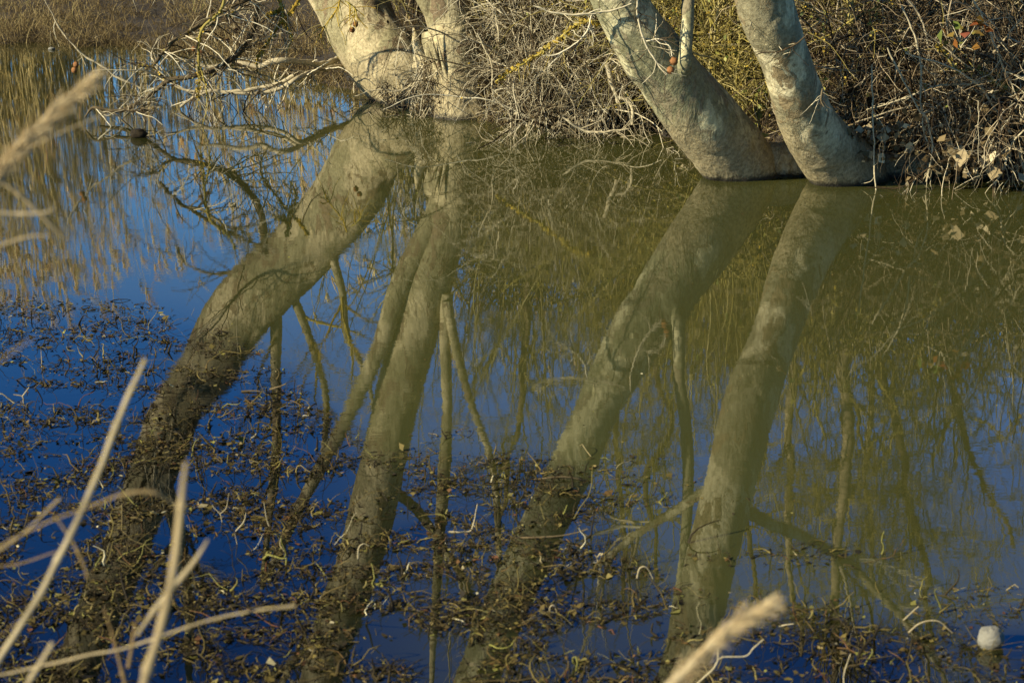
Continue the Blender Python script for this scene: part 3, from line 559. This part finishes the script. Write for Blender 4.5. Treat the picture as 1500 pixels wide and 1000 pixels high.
cane('single long pale shoot hanging straight down into the pond right of the rightmost trunk', [(1277, 95, .004), (1278, 130, .005), (1279, 180, .005), (1281, 230, .005), (1283, 275, .005), (1284, 300, .004)], 11.3, PALE, 2)
cane('long pale cane curving down past the dark hollow at right', [(1322, 10, .005), (1335, 40, .006), (1348, 90, .006), (1350, 170, .005), (1362, 225, .005), (1359, 262, .006)], 11.4, PALE, 14)
cane('second pale cane dipping in the pond among the dead leaves', [(1300, 70, .005), (1325, 120, .006), (1345, 160, .005), (1362, 185, .006), (1365, 235, .006), (1357, 268, .005)], 11.35, PALE, 14)
cane('nearly level pale cane crossing the dark bank at right', [(1268, 160, .004), (1310, 150, .006), (1345, 135, .007), (1370, 126, .006), (1430, 122, .006), (1500, 112, .006)], 11.5, PALE, 18)
cane('steep pale cane fan at the upper right corner', [(1425, 0, .005), (1440, 30, .006), (1455, 60, .006), (1475, 110, .005), (1498, 160, .004)], 11.3, PALE, 24, (.1, .4))
cane('olive lichened branch from the right edge', [(1500, 135, .011), (1465, 125, .01), (1435, 105, .008), (1400, 100, .006), (1370, 60, .004)], 11.5, OLIVE, 16, (.1, .35), lich=100)
cane('pale cane trailing into the water at the right edge', [(1500, 190, .005), (1480, 215, .006), (1470, 245, .006), (1455, 270, .005)], 11.2, PALE, 16, (.1, .3))
cane('mossy upright stem right of the rightmost trunk', [(1245, -20, .022), (1248, 40, .024), (1250, 100, .026), (1256, 160, .028), (1258, 180, .03)], 12.4, OLIVE, 10, (.1, .4), name='young_tree', cat='tree')
cane('pale straight stem behind the crown side of the rightmost trunk', [(1168, -20, .026), (1171, 10, .027), (1174, 40, .027), (1180, 120, .028), (1190, 190, .03)], 13.2, PALE, 4, name='young_tree', cat='tree')
# leafy sprigs
def sprig(name, label, u0, v0, u1, v1, Y, n, mat, size):
    e = empty(name, D((u0+u1)/2, v1, Y), label, 'plant')
    g = Geo(); st = np.array([D((u0+u1)/2, v1+6, Y)]*6); P, Rr = grow(st, rng.normal(0, .5, (6, 3))+np.array([0, 0, 1]), (v1-v0)*Y/FPX*1.2, .003, 8, .1, (0, 0, 0), .5); g.tubes(P, Rr, 4); g.build('stem', TWIG, e)
    C = np.array([D(rng.uniform(u0, u1), rng.uniform(v0, v1), Y+rng.uniform(-.08, .08)) for _ in range(n)])
    for c_ in C: g = Geo(); g.leaves(c_[None], rng.uniform(*size, 1), up=.3, narrow=.75); g.build('leaf', mat, e)
sprig('bramble_sprig', 'red, orange and green autumn leaves at the top right', 1372, 28, 1442, 64, 10.9, 20, REDLEAF, (.05, .085))
sprig('green_plant', 'small fresh green plant low between the two right trunks', 1102, 150, 1128, 200, 11.75, 8, GREENLEAF, (.06, .11))

# ------------------------------------------------------------------ waterweed
def weed_points(n, pw=1.0):
    out = []
    y = 2.9+rng.random(n)*9.0; x = (rng.random(n)*2-1)*(y*.33+.4); c = weed_cover(x, y)
    cl = fbm2(x, y*1.6, 5.5, 3, 41); c = c*sstep(.38, .58, cl)*1.5
    k_ = rng.random(n) < c**pw; return x[k_], y[k_]
x, y = weed_points(150000); N = len(x)
di = np.stack([rng.normal(0, 1, N), rng.normal(0, .6, N), np.abs(rng.normal(0, .3, N))], -1)
P, Rr = grow(np.stack([x, y, rng.uniform(-.004, .002, N)], -1), di, rng.gamma(1.8, .026, N)+.008, rng.gamma(2.6, .0007, N)+.0006, 6, .35, (0, 0, -.9), .4, zmin=-.003)
print('weeds', N)
g = Geo(); g.tubes(P, Rr, 4, tint=rng.random(N)**1.35, flat=.6)
x, y = weed_points(130000); N = len(x)
g.leaves(np.stack([x, y, rng.uniform(0.001, .007, N)], -1), rng.gamma(2.2, .005, N)+.003, up=.85, tint=rng.random(N)**1.2, narrow=.7)
N = 500; y = 4+rng.random(N)*9; x = (rng.random(N)*2-1)*y*.33; k_ = y < shoreY(x)-.1; x, y = x[k_], y[k_]; g.leaves(np.stack([x, y, np.full(len(x), .002)], -1), rng.uniform(.004, .014, len(x)), up=.9, tint=.4+.6*rng.random(len(x)))
# raised strands
x, y = weed_points(12000); N = len(x)
P, Rr = grow(np.stack([x, y, np.zeros(N)-.003], -1), np.stack([rng.normal(0, .7, N), rng.normal(0, .5, N), np.ones(N)], -1), rng.uniform(.02, .07, N), rng.uniform(.001, .0025, N), 8, .3, (0, 0, -2.4), .5, zmin=-.003)
g.tubes(P, Rr, 4, tint=rng.random(N)**1.0)
tag(g.build('waterweed', WEED), 'brown waterweed fragments floating across the near half of the pond', 'waterweed', kind='stuff')

# ------------------------------------------------------------------ bleached twigs in the water
def wt(label, lines, Y=None, r=.004, name='bleached_twig', mat=PALETWIG, zoff=0):
    u0, v0 = lines[0][0]; Yy = Y or W(u0, v0)[1]; e0 = D(u0, v0, Yy); g = Geo()
    for L_ in lines:
        rows = [(a, b_, .5*r*(1-.45*i/max(1, len(L_)-1))) for i, (a, b_) in enumerate(L_)]
        smooth_tube(g, rows, Yy, 30, jit=.003, k=7)
    o = g.build(name, mat); o_ = o.data
    off = Vector([float(c) for c in e0]); o_.transform(__import__('mathutils').Matrix.Translation(-off)); o.location = off
    return tag(o, label, 'twig', 'bleached twigs sticking out of the water')
wt('Y shaped bleached twig standing in the water at lower left', [[(325, 764), (322, 752), (313, 742), (311, 738)], [(322, 752), (331, 742), (335, 721)]], r=.0045)
wt('short kinked bleached twig right beside the Y shaped one', [[(346, 797), (343, 780)], [(345, 778), (357, 765), (361, 751)]], r=.004)
wt('small bent twig right of the kinked twig', [[(396, 772), (390, 757), (385, 735)]], r=.0035)
wt('L shaped pale twig with an upright tip, under the dark weed raft', [[(655, 779), (685, 779), (692, 768), (699, 739)]], r=.006)
wt('hooked pale twig between the flaky and grey green trunk mirrors', [[(524, 818), (525, 803), (532, 797), (540, 800)]], r=.0045)
wt('tiny upright pale twig with a knobbed head in open water', [[(877, 828), (876, 818), (872, 812)], [(876, 818), (880, 810)]], r=.005)
wt('small arched bleached stem like a hairpin', [[(805, 899), (806, 888), (812, 886), (818, 902)]], r=.005)
wt('thin white arched stem left of the palest trunk mirror', [[(934, 848), (938, 832), (948, 831), (958, 848)]], r=.005)
wt('white forked twig at the left edge of the weed', [[(34, 590), (33, 580), (20, 577)], [(33, 580), (42, 567)], [(22, 590), (5, 577), (-4, 579)]], r=.006)
wt('tiny upright white twig in the left weed', [[(61, 538), (60, 512)]], r=.004)
wt('long pale arched twig beside the white stone', [[(1329, 926), (1345, 913), (1372, 909), (1390, 922), (1412, 940), (1436, 952)], [(1416, 944), (1422, 956), (1426, 968)]], r=.0048)
wt('short white stick end left of the arched twig', [[(1322, 908), (1334, 898), (1346, 889)]], r=.005)
wt('pinkish forked twig beside the blurred plume at bottom centre', [[(1018, 1005), (1045, 980), (1058, 962), (1092, 960), (1104, 948), (1120, 935)], [(1053, 965), (1053, 948)]], Y=4.2, r=.0045)
wt('upright brown stick at the bottom edge', [[(1237, 1005), (1238, 985), (1247, 957)]], r=.0045)
wt('ochre stick lying flat near the bottom edge', [[(1225, 950), (1255, 953), (1290, 961), (1335, 972)]], r=.006, mat=STRAW)
wt('white twig end floating in the weed right of the plume', [[(1139, 917), (1148, 914), (1162, 913)]], r=.005)
wt('pale floating chip right of the palest trunk mirror', [[(1066, 867), (1076, 868), (1086, 871)]], r=.006)
wt('brown stick lying in the right weed raft', [[(1330, 858), (1370, 864), (1400, 873), (1425, 887)]], r=.006, mat=DARKW)
wt('long dark stick at the water surface near the right edge', [[(1395, 862), (1440, 872), (1480, 882)]], r=.006, mat=DARKW)
wt('dark stick across the grey green trunk mirror, upper', [[(770, 702), (820, 697), (860, 703), (905, 700)]], r=.006, mat=DARKW)
wt('dark stick across the grey green trunk mirror, lower', [[(740, 788), (800, 786), (840, 780), (862, 774)]], r=.006, mat=DARKW)
wt('brown stick in the weed beside the thickest trunk mirror', [[(355, 574), (375, 573), (385, 575)], [(395, 572), (420, 562)]], r=.009, mat=DARKW)
# lumps on the water
def lump(name, label, cat, u_, v_, sx, sz, mat, n=22, seed=0, sink=.35):
    c_ = W(u_, v_); th = np.linspace(0, PI, n); ph = np.arange(n)*2*PI/n; TH, PH = np.meshgrid(th, ph, indexing='ij')
    d = np.stack([np.sin(TH)*np.cos(PH), np.sin(TH)*np.sin(PH), np.cos(TH)], -1); rr = 1+.5*(fbm(d*1.5+seed, 4)-.5)+.1*(vnoise(d*6+seed)-.5)
    Vv = d*rr[..., None]*np.array([sx, sx, sz])+np.array([0, 0, sz*(1-sink)-.002]); i = np.arange(n-1)[:, None]*n; j = np.arange(n)[None]; j2 = (j+1) % n
    g = Geo(); g.add(Vv, np.stack([i+j, i+j2, i+j2+n, i+j+n], -1), .5); o = g.build(name, mat); o.location = [float(q) for q in c_]; return tag(o, label, cat)
SOILM = tintmat('wet_debris', [(0, (.03, .022, .012)), (1, (.03, .022, .012))], nscale=60, namt=.7)
m, nt, b = newmat('chalk_stone'); n1 = noise(nt, 60, 5, .7); n2 = noise(nt, 14, 3)
nt.links.new(mix(nt, ramp(nt, n2, [(.52, (0,)*3), (.68, (1,)*3)]), mix(nt, n1, (.24, .23, .17), (.13, .12, .085)), (.06, .055, .03)), b.inputs['Base Color']); b.inputs['Roughness'].default_value = .9; bump(nt, b, n1, .006); STONE = m
lump('stone', 'rounded white stone in the water at lower right', 'stone', 1450, 946, .035, .036, STONE, 30, 3)
lump('stone', 'small white stone lying in shallow water near the far left shore', 'stone', 76, 73, .035, .016, STONE, 16, 5)
lump('waterlogged_clod', 'dark clod floating under the branch tip', 'clod', 203, 201, .06, .04, SOILM, 20, 8)

# hanging seed balls at far left
for i, (u_, v_) in enumerate(((111, 95), (109, 103))):
    pass
e = empty('seed_ball_shoot', D(112, 60, 13.5), 'two brown seed balls hanging over the water at upper left', 'seed ball')
g = Geo(); smooth_tube(g, [(118, -40, .0012), (114, 20, .0009), (112, 90, .0007)], 13.5, 30, jit=.002, k=4); g.build('stalk', TWIG, e)
for u_, v_ in ((111.5, 95), (109, 103)): g = Geo(); ball_geo(g, D(u_, v_, 13.5), .021); g.build('seed_ball', PODM, e)

# ------------------------------------------------------------------ near reeds
def reed(label, rows, Y, plume=None, flat=.7, tint=None, leafy=False, dy=0, name='reed_stem'):
    """rows (u, v, width px at the reed)"""
    lowv = max(q[1] for q in rows)
    rr = [(a, b_, (.95 if tint and tint > .65 and lowv < 420 else .68)*w/2*Y/FPX) for a, b_, w in rows]
    lowest = max(rows, key=lambda q: q[1]); e = empty(name, D(lowest[0], lowest[1], Y), label, 'reed', 'dry reeds in front of the camera')
    pts = [[*D(a, b_, Y), r_] for a, b_, r_ in rr]; c = spline(pts, 120); c[:, :3] += np.stack([fbm(c[:, :3]*14+s_*9, 2)-.5 for s_ in range(3)], -1)*.006
    nl = np.linalg.norm(c[:, :3]-c[0, :3], axis=1); c[:, 3] *= 1+.35*np.exp(-(((nl+.05) % .17-.085)/.004)**2)+.25*(vnoise(c[:, :3]*60)-.5)
    g = Geo(); g.tubes(c[None, :, :3], c[None, :, 3], 10, tint=[rng.random() if tint is None else tint], flat=flat); g.build('leaf_blade' if leafy else 'stem', STRAW, e)
    if plume:
        prow = [[*D(a, b_, Y), w/2*Y/FPX] for a, b_, w in plume]; c = spline(prow, 60); g = Geo()
        n = 650; i = rng.integers(4, 60, n); ax = nrm(np.gradient(c[:, :3], axis=0))
        st = c[i, :3]+rng.normal(0, 1, (n, 3))*c[i, 3:4]*.33
        P, Rr = grow(st, ax[i]+rng.normal(0, .2, (n, 3)), rng.uniform(.01, .034, n), rng.uniform(.0005, .0012, n), 6, .1, (0, 0, -.5), .3); g.tubes(P, Rr, 3, tint=.2+.8*rng.random(n))
        g.build('plume', PLUME, e)
    return e
reed('long reed stem with a feathery plume at the upper left edge', [(-40, 300, 10), (0, 258, 10), (60, 190, 8), (100, 148, 5)], 2.0, [(-20, 290, 18), (10, 240, 21), (50, 195, 19), (90, 155, 12), (126, 124, 3)], tint=.7)
reed('narrow straw blade running up right past the plume tip', [(-10, 240, 3), (60, 208, 7), (110, 186, 8), (166, 162, 3)], 2.1, tint=.8, leafy=True, flat=.3)
reed('thin stem left of the plume', [(-10, 245, 5), (25, 205, 5), (52, 168, 3)], 2.0, tint=.4)
reed('straw stem slanting down right below the plume', [(-10, 262, 8), (20, 282, 8), (55, 312, 9), (92, 347, 6)], 2.1, tint=.8)
reed('short level straw piece at the left edge', [(-10, 313, 7), (30, 315, 8), (70, 312, 6), (82, 303, 3)], 2.0, tint=.9)
reed('pale level straw tip under the level straw piece', [(-10, 364, 6), (25, 352, 7), (52, 346, 6), (75, 346, 3)], 2.0, tint=.8)
reed('blurred bluish leaf tip at the left edge of the weed', [(-10, 538, 9), (20, 512, 9), (48, 492, 5)], 1.5, tint=.6, leafy=True, flat=.3)
reed('long diagonal grey reed stem rising across the weed at left', [(-40, 1030, 15), (0, 962, 15), (60, 868, 15), (110, 772, 15), (160, 655, 14), (190, 580, 13), (213, 525, 10)], 1.9, tint=1)
reed('thick upright reed stem at bottom left', [(205, 1030, 22), (216, 985, 22), (240, 900, 21), (255, 820, 20), (264, 740, 18), (275, 675, 13)], 1.6, tint=.75)
reed('arching dry leaf crossing the diagonal stem', [(-20, 815, 9), (20, 790, 10), (75, 762, 11), (130, 742, 10), (175, 724, 13), (215, 719, 15), (240, 726, 13), (256, 742, 7)], 1.9, tint=.55, leafy=True, flat=.35)
reed('short stub stem with a pale tip at the left edge', [(-10, 812, 6), (30, 785, 7), (60, 757, 8), (88, 730, 9)], 2.0, tint=.7)
reed('small bent stem crossing the long diagonal stem', [(128, 846, 8), (125, 832, 8), (108, 795, 7), (80, 755, 6)], 2.1, tint=.35)
reed('bright straw blade crossing the thick upright stem', [(200, 930, 8), (225, 893, 10), (255, 858, 12), (280, 825, 10), (303, 790, 6)], 1.9, tint=.9, leafy=True, flat=.4)
reed('long low stem crossing the bottom left corner', [(-20, 992, 8), (50, 978, 8), (120, 962, 8), (200, 942, 8), (290, 912, 7), (370, 893, 7), (432, 884, 9)], 2.2, tint=.85)
reed('short thick stem end in the bottom left corner', [(25, 1030, 12), (50, 985, 12), (77, 940, 10)], 1.8, tint=.9)
reed('brown stem at the bottom left behind the low stem', [(190, 1020, 10), (178, 975, 9), (163, 925, 7), (152, 890, 5)], 2.2, tint=.2)
reed('little brown spike rising between the crossing stems', [(188, 975, 9), (193, 945, 8), (198, 908, 5)], 2.2, tint=.25)
reed('thin faint blade left of the long diagonal stem base', [(-10, 940, 6), (10, 922, 6), (30, 905, 4)], 2.1, tint=.5, leafy=True, flat=.3)
reed('dim stem along the left edge at the weed', [(-10, 832, 5), (30, 825, 5), (85, 808, 4)], 2.3, tint=.3)
reed('pale blurred reed plume rising at bottom centre', [(950, 1040, 26), (985, 1000, 26), (1030, 955, 22), (1070, 918, 15)], 1.75, [(960, 1030, 9), (1000, 985, 11), (1040, 945, 11), (1080, 912, 10), (1114, 890, 6)], tint=1)

# ------------------------------------------------------------------ light, sky, camera
for e_ in ES:
    if '_b' in e_: del e_['_b']
SE, AZ = 25.0, (-.88, -.47)      # sun from the left and a little behind the camera
sd = Vector((AZ[0], AZ[1], 0)).normalized()*math.cos(math.radians(SE)); sd.z = math.sin(math.radians(SE))
L = bpy.data.lights.new('sun', 'SUN'); L.energy = 5.0; L.angle = math.radians(.5); L.color = (1, .9, .71)
lo = bpy.data.objects.new('sun', L); col.objects.link(lo); lo.rotation_euler = sd.to_track_quat('Z', 'Y').to_euler()
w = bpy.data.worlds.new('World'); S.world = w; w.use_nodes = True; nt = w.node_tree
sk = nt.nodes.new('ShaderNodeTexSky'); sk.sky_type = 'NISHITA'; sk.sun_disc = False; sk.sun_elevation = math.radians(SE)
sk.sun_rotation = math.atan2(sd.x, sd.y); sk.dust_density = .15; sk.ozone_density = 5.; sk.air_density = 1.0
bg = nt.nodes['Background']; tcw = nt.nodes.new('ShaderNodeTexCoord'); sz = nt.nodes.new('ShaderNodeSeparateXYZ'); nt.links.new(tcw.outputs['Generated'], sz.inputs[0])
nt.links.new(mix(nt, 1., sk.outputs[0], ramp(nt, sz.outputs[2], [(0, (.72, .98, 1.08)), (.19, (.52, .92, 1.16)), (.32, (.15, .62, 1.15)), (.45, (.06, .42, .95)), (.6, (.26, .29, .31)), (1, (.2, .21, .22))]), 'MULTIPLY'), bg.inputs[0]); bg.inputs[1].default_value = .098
cd = bpy.data.cameras.new('camera'); cd.lens = 65.; cd.sensor_width = 36; cd.clip_end = 2000; cd.clip_start = .05
cd.dof.use_dof = True; cd.dof.focus_distance = 12.0; cd.dof.aperture_fstop = 6.8
co = bpy.data.objects.new('camera', cd); col.objects.link(co); co.location = (0, 0, H); co.rotation_euler = (PI/2-PITCH, 0, 0); S.camera = co
S.view_settings.view_transform = 'Standard'; S.view_settings.look = 'None'; S.view_settings.gamma = 1; S.view_settings.exposure = 1.0
S.cycles.max_bounces = 6
